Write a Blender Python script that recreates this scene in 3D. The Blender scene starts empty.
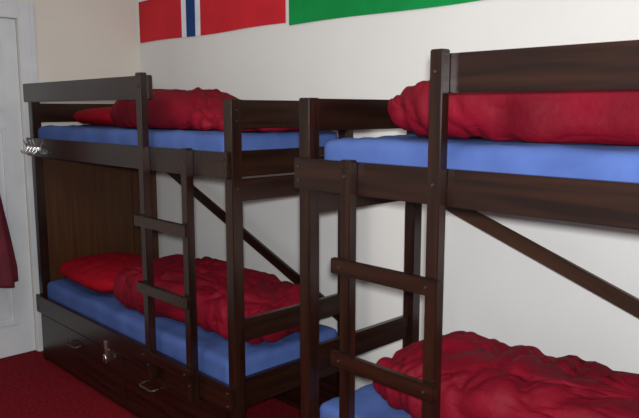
import bpy, bmesh, math, random
from mathutils import Vector, Matrix, noise
random.seed(4)
sc = bpy.context.scene
sc.view_settings.view_transform = 'Standard'

# ------------------------------------------------------------ materials
def lin(c):
    return tuple(((x/255)/12.92 if x/255 <= .04045 else ((x/255+.055)/1.055)**2.4) for x in c)+(1,)
def newmat(name):
    m = bpy.data.materials.new(name); m.use_nodes = True
    nt = m.node_tree
    return m, nt, nt.nodes['Principled BSDF']
def mat_noise(name, c1, c2, scale=(5,5,5), rough=.6, bump=.1, nscale=1, detail=6, spec=.5, sheen=0, bscale=None, p1=.35, p2=.65, bdist=.01):
    m, nt, b = newmat(name)
    tc = nt.nodes.new('ShaderNodeTexCoord'); mp = nt.nodes.new('ShaderNodeMapping')
    mp.inputs['Scale'].default_value = scale
    nt.links.new(tc.outputs['Object'], mp.inputs['Vector'])
    n = nt.nodes.new('ShaderNodeTexNoise'); n.inputs['Scale'].default_value = nscale; n.inputs['Detail'].default_value = detail
    nt.links.new(mp.outputs[0], n.inputs['Vector'])
    r = nt.nodes.new('ShaderNodeValToRGB')
    r.color_ramp.elements[0].position = p1; r.color_ramp.elements[1].position = p2
    r.color_ramp.elements[0].color = lin(c1); r.color_ramp.elements[1].color = lin(c2)
    nt.links.new(n.outputs['Fac'], r.inputs[0]); nt.links.new(r.outputs[0], b.inputs['Base Color'])
    b.inputs['Roughness'].default_value = rough
    b.inputs['Specular IOR Level'].default_value = spec
    if sheen:
        b.inputs['Sheen Weight'].default_value = sheen
        b.inputs['Sheen Roughness'].default_value = .4
    if bump:
        bp = nt.nodes.new('ShaderNodeBump'); bp.inputs['Strength'].default_value = bump; bp.inputs['Distance'].default_value = bdist
        if bscale:
            n2 = nt.nodes.new('ShaderNodeTexNoise'); n2.inputs['Scale'].default_value = bscale; n2.inputs['Detail'].default_value = 4
            nt.links.new(tc.outputs['Object'], n2.inputs['Vector']); nt.links.new(n2.outputs['Fac'], bp.inputs['Height'])
        else:
            nt.links.new(n.outputs['Fac'], bp.inputs['Height'])
        nt.links.new(bp.outputs[0], b.inputs['Normal'])
    return m
def woodmat(name, axis, c1, c2, rough=.27):
    s = [38, 38, 38]; s[axis] = 2.2
    m = mat_noise(name, c1, c2, scale=tuple(s), rough=rough, bump=.2, detail=5, spec=.45, bdist=.002)
    nt = m.node_tree
    mp = [n for n in nt.nodes if n.type == 'MAPPING'][0]
    oi = nt.nodes.new('ShaderNodeObjectInfo'); ml = nt.nodes.new('ShaderNodeMath'); ml.operation = 'MULTIPLY'; ml.inputs[1].default_value = 50
    nt.links.new(oi.outputs['Random'], ml.inputs[0]); nt.links.new(ml.outputs[0], mp.inputs['Location'])
    return m
WD1, WD2 = (22,10,6), (40,20,12)
WOOD = [woodmat('dark_stained_wood_%s' % 'xyz'[a], a, WD1, WD2) for a in range(3)]
BRACE = woodmat('flash_lit_brown_wood', 0, (48,29,20), (66,42,29), .35)  # lighter brown: flash light on the brace put into the wood colour
PANEL = woodmat('stained_plywood', 2, (56,30,12), (68,39,16), .38)
M_wall = mat_noise('painted_wall', (213,213,209), (220,220,216), rough=.75, bump=.06, bscale=60, nscale=1.3, scale=(1,1,1))
M_wallL = mat_noise('painted_wall_warm', (205,201,190), (213,209,198), rough=.75, bump=.06, bscale=60, nscale=1.3, scale=(1,1,1))
M_ceil = mat_noise('ceiling_paint', (215,212,205), (225,222,215), rough=.8, bump=.03)
M_door = mat_noise('white_gloss_paint', (192,197,200), (202,206,208), rough=.35, bump=.03)
M_carpet = mat_noise('red_carpet', (92,12,22), (128,20,32), nscale=60, rough=.95, bump=.6, bscale=350, scale=(1,1,1), spec=.1)
M_sheet = mat_noise('blue_sheet', (62,82,134), (72,94,150), rough=.85, bump=.12, nscale=6, scale=(1,1,1), bscale=14, spec=.12)
M_red = mat_noise('red_duvet_cover', (92,2,20), (116,4,28), rough=.68, bump=.45, nscale=4, scale=(1,1,1), bscale=30, spec=.18)
M_pil = mat_noise('red_cotton_pillow', (122,6,20), (140,10,28), rough=.85, bump=.3, nscale=4, scale=(1,1,1), bscale=18, spec=.1)
M_curt = mat_noise('burgundy_curtain', (74,6,24), (96,12,32), rough=.8, bump=.1, nscale=8, scale=(1,1,1))
def metal():
    m, nt, b = newmat('bright_steel'); b.inputs['Metallic'].default_value = 1; b.inputs['Roughness'].default_value = .22
    b.inputs['Base Color'].default_value = (.75,.75,.75,1)
    n = nt.nodes.new('ShaderNodeTexNoise'); n.inputs['Scale'].default_value = 90
    r = nt.nodes.new('ShaderNodeMapRange'); r.inputs[3].default_value = .15; r.inputs[4].default_value = .35
    nt.links.new(n.outputs['Fac'], r.inputs[0]); nt.links.new(r.outputs[0], b.inputs['Roughness'])
    return m
M_metal = metal()
M_bolt = mat_noise('bolt_steel', (70,62,56), (100,92,84), rough=.4, bump=0)
M_bolt.node_tree.nodes['Principled BSDF'].inputs['Metallic'].default_value = .8

# ------------------------------------------------------------ helpers
def link(o, parent=None):
    sc.collection.objects.link(o)
    if parent is not None:
        o.parent = parent
        o.location = o.location - parent.location
    return o
def box(name, x0, x1, y0, y1, z0, z1, mat, parent=None, bev=.003):
    me = bpy.data.meshes.new(name); bm = bmesh.new()
    bmesh.ops.create_cube(bm, size=1)
    bmesh.ops.scale(bm, vec=(abs(x1-x0), abs(y1-y0), abs(z1-z0)), verts=bm.verts)
    if bev: bmesh.ops.bevel(bm, geom=bm.edges[:], offset=bev, segments=2, affect='EDGES')
    bm.to_mesh(me); bm.free(); me.materials.append(mat)
    o = bpy.data.objects.new(name, me); o.location = ((x0+x1)/2, (y0+y1)/2, (z0+z1)/2)
    return link(o, parent)
def cyl(name, p, r, h, axis, mat, parent=None, seg=16):
    me = bpy.data.meshes.new(name); bm = bmesh.new()
    bmesh.ops.create_cone(bm, cap_ends=True, segments=seg, radius1=r, radius2=r*.8, depth=h)
    if axis == 'Y': bmesh.ops.rotate(bm, verts=bm.verts, cent=(0,0,0), matrix=Matrix.Rotation(math.radians(90), 3, 'X'))
    if axis == 'X': bmesh.ops.rotate(bm, verts=bm.verts, cent=(0,0,0), matrix=Matrix.Rotation(math.radians(90), 3, 'Y'))
    bm.to_mesh(me); bm.free(); me.materials.append(mat)
    o = bpy.data.objects.new(name, me); o.location = p
    return link(o, parent)
def curve(name, pts, r, mat, parent=None):
    cu = bpy.data.curves.new(name, 'CURVE'); cu.dimensions = '3D'; cu.bevel_depth = r; cu.bevel_resolution = 3; cu.use_fill_caps = True
    sp = cu.splines.new('BEZIER'); sp.bezier_points.add(len(pts)-1)
    c = Vector(pts[0])
    for b, p in zip(sp.bezier_points, pts):
        b.co = Vector(p)-c; b.handle_left_type = b.handle_right_type = 'AUTO'
    cu.materials.append(mat)
    o = bpy.data.objects.new(name, cu); o.location = c
    return link(o, parent)
def empty(name, loc):
    e = bpy.data.objects.new(name, None); e.location = loc; e.empty_display_size = .1
    sc.collection.objects.link(e); return e

# ------------------------------------------------------------ room
XL, YB, H = -4.165, 2.35, 2.7
box('floor', XL-.1, 1.8, -2.2, YB+.1, -.1, 0, M_carpet, bev=0)
box('wall_back', XL-.1, 1.8, YB, YB+.1, 0, H, M_wall, bev=0)
DY0, DY1, DH = .72, 1.56, 2.03
wl = box('wall_left', XL-.1, XL, DY1, YB, 0, H, M_wallL, bev=0)
w2 = box('wall_left_b', XL-.1, XL, -2.2, DY0, 0, H, M_wallL, bev=0); w2.parent = wl; w2.location -= wl.location
w3 = box('wall_left_c', XL-.1, XL, DY0, DY1, DH, H, M_wallL, bev=0); w3.parent = wl; w3.location -= wl.location
box('ceiling', XL-.1, 1.8, -2.2, YB+.1, H, H+.1, M_ceil, bev=0)
box('baseboard_back', XL, 1.8, YB-.018, YB, 0, .1, M_door)
box('baseboard_left', XL, XL+.018, DY1+.11, YB-.02, 0, .1, M_door)
d = empty('door_1', (XL-.03, (DY0+DY1)/2, 0))
box('leaf', XL-.06, XL-.02, DY0+.002, DY1-.002, .004, DH-.002, M_door, d, .001)
pw = (DY1-DY0-.3)/2
for k in range(2):
    py0 = DY0+.1+k*(pw+.1)
    for (a, b_) in ((.2,.72),(.84,1.4),(1.5,1.92)):
        for nm, q in (('mould_l',(py0,py0+.022,a,b_)),('mould_r',(py0+pw-.022,py0+pw,a,b_)),('mould_b',(py0+.022,py0+pw-.022,a,a+.022)),('mould_t',(py0+.022,py0+pw-.022,b_-.022,b_))):
            box(nm, XL-.021, XL-.006, q[0], q[1], q[2], q[3], M_door, d, .002)
        box('panel', XL-.021, XL-.013, py0+.05, py0+pw-.05, a+.05, b_-.05, M_door, d, .002)
cyl('knob', (XL+.02, DY0+.07, 1.0), .025, .05, 'X', M_metal, d)
f = empty('trim_1', (XL, DY1, 0))
for nm, q in (('architrave_r',(DY1,DY1+.1,0,DH+.1)),('architrave_l',(DY0-.1,DY0,0,DH+.1)),('architrave_t',(DY0,DY1,DH,DH+.1))):
    box(nm, XL, XL+.02, *q, M_door, f, .005)
    if q[1]-q[0] < .2: box(nm+'_bead', XL+.018, XL+.03, q[0]+.065, q[0]+.09, 0, q[3], M_door, f, .004)

# ------------------------------------------------------------ bunk beds
YF = 1.535
PW = .05
def bunk(x0, x1, lad0, lad1, guard, solid_end, drawers, brace, YBK, brace_mat):
    e = empty('bunk_bed', ((x0+x1)/2, (YF+YBK)/2, 0))
    ga, gb = guard
    for nm, xc in (('l', x0), ('r', x1-PW)):
        tall = (abs(xc-ga) < .12 or abs(xc-gb) < .12)
        zt = 1.645 if tall else 1.54
        box('post_front_'+nm, xc, xc+PW, YF, YF+PW, 0, zt, WOOD[2], e)
        box('post_back_'+nm, xc, xc+PW, YBK-PW, YBK, 0, 1.54, WOOD[2], e)
        xi0, xi1 = (xc+.008, xc+.034) if nm == 'l' else (xc+.016, xc+.042)
        for z0, z1, t in ((1.43,1.538,'top'),(1.245,1.345,'upper'),(1.15,1.235,'cross'),(.585,.675,'lower_guard'),(.31,.43,'lower')):
            if solid_end and nm == 'l' and t in ('cross','lower_guard','lower'): continue
            box('end_rail_%s_%s' % (nm, t), xi0, xi1, YF+PW, YBK-PW, z0, z1, WOOD[1], e)
        if solid_end and nm == 'l':
            box('end_panel', xc+PW-.022, xc+PW-.004, YF+PW, YBK-PW, .03, 1.24, PANEL, e, .001)
            box('end_panel_infill', xc+PW-.022, xc+PW-.004, YBK, YB-.025, .03, 1.24, PANEL, e, .001)
            box('end_panel_cleat', xc+PW-.002, xc+PW+.006, YBK-PW-.01, YB-.03, .03, 1.24, PANEL, e, .001)
    T = .024
    for nm, ya in (('front', YF-T), ('back', YBK)):
        box('side_rail_%s_upper' % nm, x0, x1, ya, ya+T, 1.24, 1.342, WOOD[0], e)
        box('side_rail_%s_lower' % nm, x0, x1, ya, ya+T, .305, .41, WOOD[0], e)
    gp = gb if abs(gb-lad0) < .1 or abs(gb-lad1) < .1 else ga
    box('guard_rail', ga, gb, YF-T, YF, 1.545, 1.648, WOOD[0], e)
    box('guard_rail_back', x0, x1, YBK, YBK+T, 1.44, 1.535, WOOD[0], e)
    L = .034
    for i, lx in enumerate((lad0, lad1)):
        tall = abs(lx-gp) < .08
        z1 = 1.658 if tall else 1.35
        box('ladder_post_%d' % (i+1), lx-.021, lx+.021, YF-T-L, YF-T, .29, z1, WOOD[2], e)
        for z in ((1.6, 1.3, .36) if tall else (1.3, .36)):
            cyl('bolt', (lx, YF-T-L-.002, z), .005, .006, 'Y', M_bolt, e)
    for z in (1.045, .745, .44):
        box('rung', lad0-.04, lad1+.035, YF-T-L-.022, YF-T-L, z-.048, z, WOOD[0], e)
        for lx in (lad0, lad1): cyl('bolt', (lx, YF-T-L-.024, z-.024), .004, .006, 'Y', M_bolt, e)
    for xc in (x0+.025, x1-.025):
        for z in (1.27, 1.315, .33, .385): cyl('bolt', (xc, YF-T-.002, z), .005, .006, 'Y', M_bolt, e)
    for xc, s in ((x1, 1), (x0, -1)):
        for z in (1.5, 1.46, 1.2): cyl('bolt', (xc+s*.001, YF+.025, z), .004, .006, 'X', M_bolt, e)
    a = Vector((x0+.06, YBK+T+.012, brace[0])); b = Vector((x1-.05, YBK+T+.012, brace[1]))
    dv = b-a; ln = dv.length
    br = box('diagonal_brace', -ln/2, ln/2, -.011, .011, -.026, .026, brace_mat)
    br.parent = e; br.location = (a+b)/2 - e.location; br.rotation_euler = (0, math.atan2(-dv.z, dv.x), 0)
    for lvl, z in (('upper', 1.262), ('lower', .372)):
        for k in range(11):
            xs = x0+.09+k*(x1-x0-.26)/10
            box('slat_%s_%d' % (lvl, k), xs, xs+.08, YF, YBK, z-.016, z, WOOD[1], e, .001)
    if drawers:
        xm = drawers
        box('drawer_front_1', x0+PW+.004, xm-.004, YF-.012, YF+.01, .03, .296, WOOD[0], e)
        box('drawer_front_2', xm+.004, x1-PW-.004, YF-.012, YF+.01, .03, .296, WOOD[0], e)
        box('plinth', x0+PW, x1-PW, YF+.012, YF+.03, 0, .3, WOOD[0], e)
        box('base_back', x0+PW, x1-PW, YBK-.03, YBK-.01, 0, .3, WOOD[0], e)
    return e
b1 = bunk(-4.01, -2.065, -2.645, -2.31, (-4.01, -2.62), True, -2.96, (1.25, .50), 2.205, WOOD[0])
b2 = bunk(-1.69, .375, -1.42, -1.09, (-1.11, .375), False, -.65, (1.17, .47), 2.155, BRACE)
box('hasp_plate', -3.135, -3.105, YF-.03, YF-.024, .30, .345, M_metal, b1, .002)
box('hasp_tongue', -3.13, -3.11, YF-.03, YF-.012, .235, .302, M_metal, b1, .002)
curve('padlock_shackle', [(-3.135,YF-.034,.235),(-3.132,YF-.036,.262),(-3.12,YF-.036,.272),(-3.108,YF-.036,.262),(-3.105,YF-.034,.235)], .0035, M_metal, b1)
curve('drawer_handle', [(-2.76,YF-.014,.232),(-2.755,YF-.04,.228),(-2.70,YF-.045,.226),(-2.645,YF-.04,.228),(-2.64,YF-.014,.232)], .005, M_bolt, b1)
curve('drawer_handle_2', [(-3.56,YF-.014,.232),(-3.555,YF-.04,.228),(-3.50,YF-.045,.226),(-3.445,YF-.04,.228),(-3.44,YF-.014,.232)], .005, M_bolt, b1)
hk = empty('coat_hook_rack', (-3.97, YF-.03, 1.3))
box('plate', -3.98, -3.82, YF-.030, YF-.0245, 1.275, 1.295, M_metal, hk, .002)
for k in range(4):
    x = -3.97+k*.045
    curve('hook_%d' % k, [(x,YF-.03,1.29),(x,YF-.045,1.262),(x,YF-.06,1.258),(x,YF-.07,1.275)], .004, M_metal, hk)
    curve('hook_top_%d' % k, [(x,YF-.03,1.29),(x,YF-.045,1.31),(x,YF-.055,1.335)], .004, M_metal, hk)

# ------------------------------------------------------------ soft things
def mattress(x0, x1, y0, y1, z0, z1, seed):
    me = bpy.data.meshes.new('mattress')
    bm = bmesh.new()
    nx, ny, nz = 110, 34, 8
    a, b, c = (x1-x0)/2, (y1-y0)/2, (z1-z0)/2
    r = .03
    bmesh.ops.create_cube(bm, size=2)
    for ax, n in ((0, nx), (1, ny), (2, nz)):
        ed = [e for e in bm.edges if abs(e.verts[0].co[ax]-e.verts[1].co[ax]) > 1]
        bmesh.ops.subdivide_edges(bm, edges=ed, cuts=n, use_grid_fill=True)
    for v in bm.verts:
        p = Vector((v.co.x*a, v.co.y*b, v.co.z*c))
        q = Vector((max(-a+r, min(a-r, p.x)), max(-b+r, min(b-r, p.y)), max(-c+r, min(c-r, p.z))))
        dd = p-q
        if dd.length > 1e-6: p = q+dd.normalized()*r
        if v.co.z > -.5:
            n = noise.noise(Vector((p.x*3+seed, p.y*5, p.z*9)))*.006
            n += (1-abs(noise.noise(Vector((p.x*4+p.y*6+seed, p.y*3-p.x*2, 3.1)))))**5*.006
            p += Vector((0, -.2 if p.y < 0 else .2, 1)).normalized()*(n-.005)
        v.co = p
    bm.to_mesh(me); bm.free()
    for pl in me.polygons: pl.use_smooth = True
    me.materials.append(M_sheet)
    o = bpy.data.objects.new('mattress', me); o.location = ((x0+x1)/2, (y0+y1)/2, (z0+z1)/2)
    return link(o)
mu, ml_ = (1.264, 1.412), (.374, .495)
mattress(-3.95, -2.12, 1.548, 2.18, *mu, 1)
mattress(-3.95, -2.12, 1.548, 2.18, *ml_, 2)
mattress(-1.60, .32, 1.548, 2.14, *mu, 3)
mattress(-1.62, .32, 1.548, 2.14, *ml_, 4)

def soft(name, c, size, base, seed, mat, ex=.42, wr=.02, nu=320, nv=150, rot=0, profile=None, pinch=0, fine=1.4, slope=0):
    """closed cloth bundle (squarish superellipsoid + creases) resting on z=base"""
    a, b, h = size[0]/2, size[1]/2, size[2]/2
    def sp(x, e): return math.copysign(abs(x)**e, x)
    bm = bmesh.new(); rows = []
    for j in range(nv+1):
        ph = -math.pi/2+math.pi*j/nv
        row = []
        for i in range(nu):
            th = 2*math.pi*i/nu
            x = sp(math.cos(th), ex)*sp(math.cos(ph), .5)*a
            y = sp(math.sin(th), ex)*sp(math.cos(ph), .5)*b
            z = sp(math.sin(ph), .7)*h
            s = x/a
            k = profile(s) if profile else 1
            if pinch:
                ed = max(abs(x/a), abs(y/b)); z *= (1-pinch*ed**3)
            y2 = y*(.9+.1*k) + (.03 if not pinch else .008)*noise.noise(Vector((x*2.2+seed, 0, 3)))
            z = z*k*(1+.12*noise.noise(Vector((x*2.6+seed*3, y*1.5, 5))))
            P = Vector((x, y2, z))
            N = Vector((x/a/a*.3, y/b/b*.6, z/h/h+1e-6)).normalized()
            wx = noise.noise(Vector((x*2.5+seed, y*2.5, z*2)))
            wy = noise.noise(Vector((x*2.5, y*2.5+seed*2, 7)))
            def crease(u, v, w, sharp):
                t = min(1, abs(noise.noise(Vector((u, v, w))))*sharp)
                return t*(2-t)
            zz = z*3
            c1 = crease(x*4.5+y*3.5+wx*1.6+seed, y*1.8-x*1.0+zz, seed, 2.8)
            c2 = crease(x*3.8-y*5+wy*1.8, y*2.0+x*1.6+seed+zz, seed+4, 2.8)
            c3 = crease(x*11+y*5+wx*3, y*5-x*3+seed+zz, seed+8, 2.6)
            c4 = crease(x*19-y*8+wy*4, y*8+x*4+seed+zz, seed+12, 2.4)
            dsp = wr*(.48*c1+.38*c2+(.17*c3+.09*c4)*fine-.6)
            P += N*dsp
            P.z = max(P.z, -h*.9*min(1, k))
            row.append(bm.verts.new(P))
        rows.append(row)
    for j in range(nv):
        for i in range(nu):
            i2 = (i+1) % nu
            bm.faces.new((rows[j][i], rows[j][i2], rows[j+1][i2], rows[j+1][i]))
    bmesh.ops.remove_doubles(bm, verts=bm.verts, dist=1e-5)
    bmesh.ops.smooth_vert(bm, verts=bm.verts, factor=.5, use_axis_x=True, use_axis_y=True, use_axis_z=True)
    mz = min(v.co.z for v in bm.verts)
    for v in bm.verts:
        v.co.z -= mz
        if profile:
            k = max(.15, min(1, profile(max(-1, min(1, v.co.x/a)))))
            v.co.z = max(0, v.co.z - h*.9*(1-k))
    bm.normal_update()
    me = bpy.data.meshes.new(name); bm.to_mesh(me); bm.free()
    for pl in me.polygons: pl.use_smooth = True
    me.materials.append(mat)
    o = bpy.data.objects.new(name, me); o.location = (c[0], c[1], base); o.rotation_euler = (0, 0, math.radians(rot))
    return link(o)
zu, zl = 1.413, .497
soft('pillow', (-3.64, 1.90), (.50,.38,.11), zu, 2, M_pil, wr=.012, pinch=.5, rot=4, ex=.55, fine=.6)
soft('duvet', (-2.78, 1.89), (1.32,.42,.180), zu, 11, M_red, wr=.045, profile=lambda s: (1 if s < .1 else max(.25, 1-1.6*(s-.1)))*(1-.1*max(0,-s)))
soft('pillow', (-3.61, 1.83), (.70,.50,.155), zl, 5, M_pil, wr=.014, pinch=.5, rot=-3, ex=.55, fine=.6)
soft('duvet', (-2.71, 1.88), (1.14,.50,.22), zl, 23, M_red, wr=.055, rot=6, profile=lambda s: 1-.1*s-.06)
soft('duvet', (-.62, 1.90), (1.78,.42,.19), zu, 31, M_red, wr=.048, profile=lambda s: 1-.12*max(0,s-.5))
soft('duvet', (-.62, 1.87), (1.74,.50,.215), zl, 44, M_red, wr=.058)

# ------------------------------------------------------------ curtain
def curtain():
    bm = bmesh.new(); rows = []
    nz, n = 60, 90
    ztop, zbot = 1.5, .50
    yc = 1.225
    for j in range(nz+1):
        t = j/nz; z = ztop+(zbot-ztop)*t
        w = .05+.13*min(1, t*1.1)**.9
        row = []
        for i in range(n):
            a = 2*math.pi*i/n
            fold = 1+.22*math.sin(a*7+t*1.5)+.1*math.sin(a*3+t*3)
            row.append(bm.verts.new((-4.0+math.cos(a)*w*.45*fold, yc+math.sin(a)*w*fold*.85, z+.01*math.sin(a*5))))
        rows.append(row)
    for j in range(nz):
        for i in range(n):
            bm.faces.new((rows[j][i], rows[j+1][i], rows[j+1][(i+1)%n], rows[j][(i+1)%n]))
    bm.faces.new(rows[0]); bm.faces.new(list(reversed(rows[-1])))
    me = bpy.data.meshes.new('drape'); bm.to_mesh(me); bm.free()
    for p in me.polygons: p.use_smooth = True
    me.materials.append(M_curt)
    e = empty('curtain', (-4.0, yc, 1.5))
    o = bpy.data.objects.new('drape', me); link(o, e); o.location = -e.location
    curve('cord', [(-4.0,yc,1.5),(-4.03,yc,1.6),(XL,yc,1.66)], .006, M_curt, e)
curtain()

# ------------------------------------------------------------ flags
def flag(name, x0, x1, z0, z1, cells):
    mats, us, vs, fn = cells
    bm = bmesh.new()
    def sub(l, n):
        out = []
        for a, b in zip(l[:-1], l[1:]):
            m = max(1, int((b-a)*n)); out += [a+(b-a)*k/m for k in range(m)]
        return out+[l[-1]]
    U, V = sub(us, 60), sub(vs, 30)
    g = [[bm.verts.new((x0+(x1-x0)*u, YB-.005-.003*(1+math.sin(u*19+v*3))*.5, z0+(z1-z0)*v+.004*math.sin(u*9)*(1-v))) for v in V] for u in U]
    for i in range(len(U)-1):
        for j in range(len(V)-1):
            fc = bm.faces.new((g[i][j], g[i+1][j], g[i+1][j+1], g[i][j+1]))
            fc.material_index = fn((U[i]+U[i+1])/2, (V[j]+V[j+1])/2); fc.smooth = True
    me = bpy.data.meshes.new(name); bm.to_mesh(me); bm.free()
    for m in mats: me.materials.append(m)
    o = bpy.data.objects.new(name, me); link(o)
def cloth(n, c):
    c2 = tuple(min(255, int(x*1.08)+3) for x in c)
    return mat_noise(n, c, c2, rough=.75, bump=.1, nscale=5, scale=(1,1,1), spec=.2)
F_r, F_w, F_b = cloth('flag_red', (184,34,44)), cloth('flag_white', (210,215,222)), cloth('flag_blue', (26,58,112))
F_g = cloth('flag_green', (8,126,60))
us = [0, .345, .38, .445, .48, 1]; vs = [0, 6/16, 7/16, 9/16, 10/16, 1]
def nor(u, v):
    if .38 < u < .445 or 7/16 < v < 9/16: return 2
    if .345 < u < .48 or 6/16 < v < 10/16: return 1
    return 0
flag('norwegian_flag', -4.14, -2.675, 1.938, 2.64, ([F_r, F_w, F_b], us, vs, nor))
flag('green_flag', -2.65, -.9, 1.924, 2.64, ([F_g, F_w, F_g], [0, .5, 1], [0, 1/3, 2/3, 1], lambda u, v: 0 if v < 1/3 else (1 if v < 2/3 else 0)))

# ------------------------------------------------------------ lights
def area(name, loc, tgt, size, power, col):
    l = bpy.data.lights.new(name, 'AREA'); l.size = size; l.energy = power; l.color = col
    o = bpy.data.objects.new(name, l); o.location = loc
    o.rotation_euler = (Vector(tgt)-Vector(loc)).to_track_quat('-Z', 'Y').to_euler()
    sc.collection.objects.link(o)
area('camera_flash', (.05, -.04, 1.56), (-2.2, 1.9, 1.2), .06, 72, (.98, .98, 1))
area('ceiling_fill', (-1.8, .2, 2.6), (-2.0, .9, 0), .9, 20, (1, .94, .87))  # added fill light below the ceiling, evens out the flash
w = bpy.data.worlds.new('World'); sc.world = w; w.use_nodes = True
w.node_tree.nodes['Background'].inputs[0].default_value = (.95, .97, 1, 1)
w.node_tree.nodes['Background'].inputs[1].default_value = .34

# ------------------------------------------------------------ camera
cam = bpy.data.cameras.new('camera'); co = bpy.data.objects.new('camera', cam); sc.collection.objects.link(co)
yaw, p = math.radians(44.0), math.radians(8.32)
Fh = Vector((-math.cos(yaw), math.sin(yaw), 0)); Z = Vector((0,0,1))
F = Fh*math.cos(p)-Z*math.sin(p); R = Fh.cross(Z); U = Fh*math.sin(p)+Z*math.cos(p)
m = Matrix((R, U, -F)).transposed().to_4x4(); m.translation = (0, 0, 1.5)
co.matrix_world = m
cam.sensor_width = 36; cam.lens = 677/639*36; cam.clip_start = .02
sc.camera = co
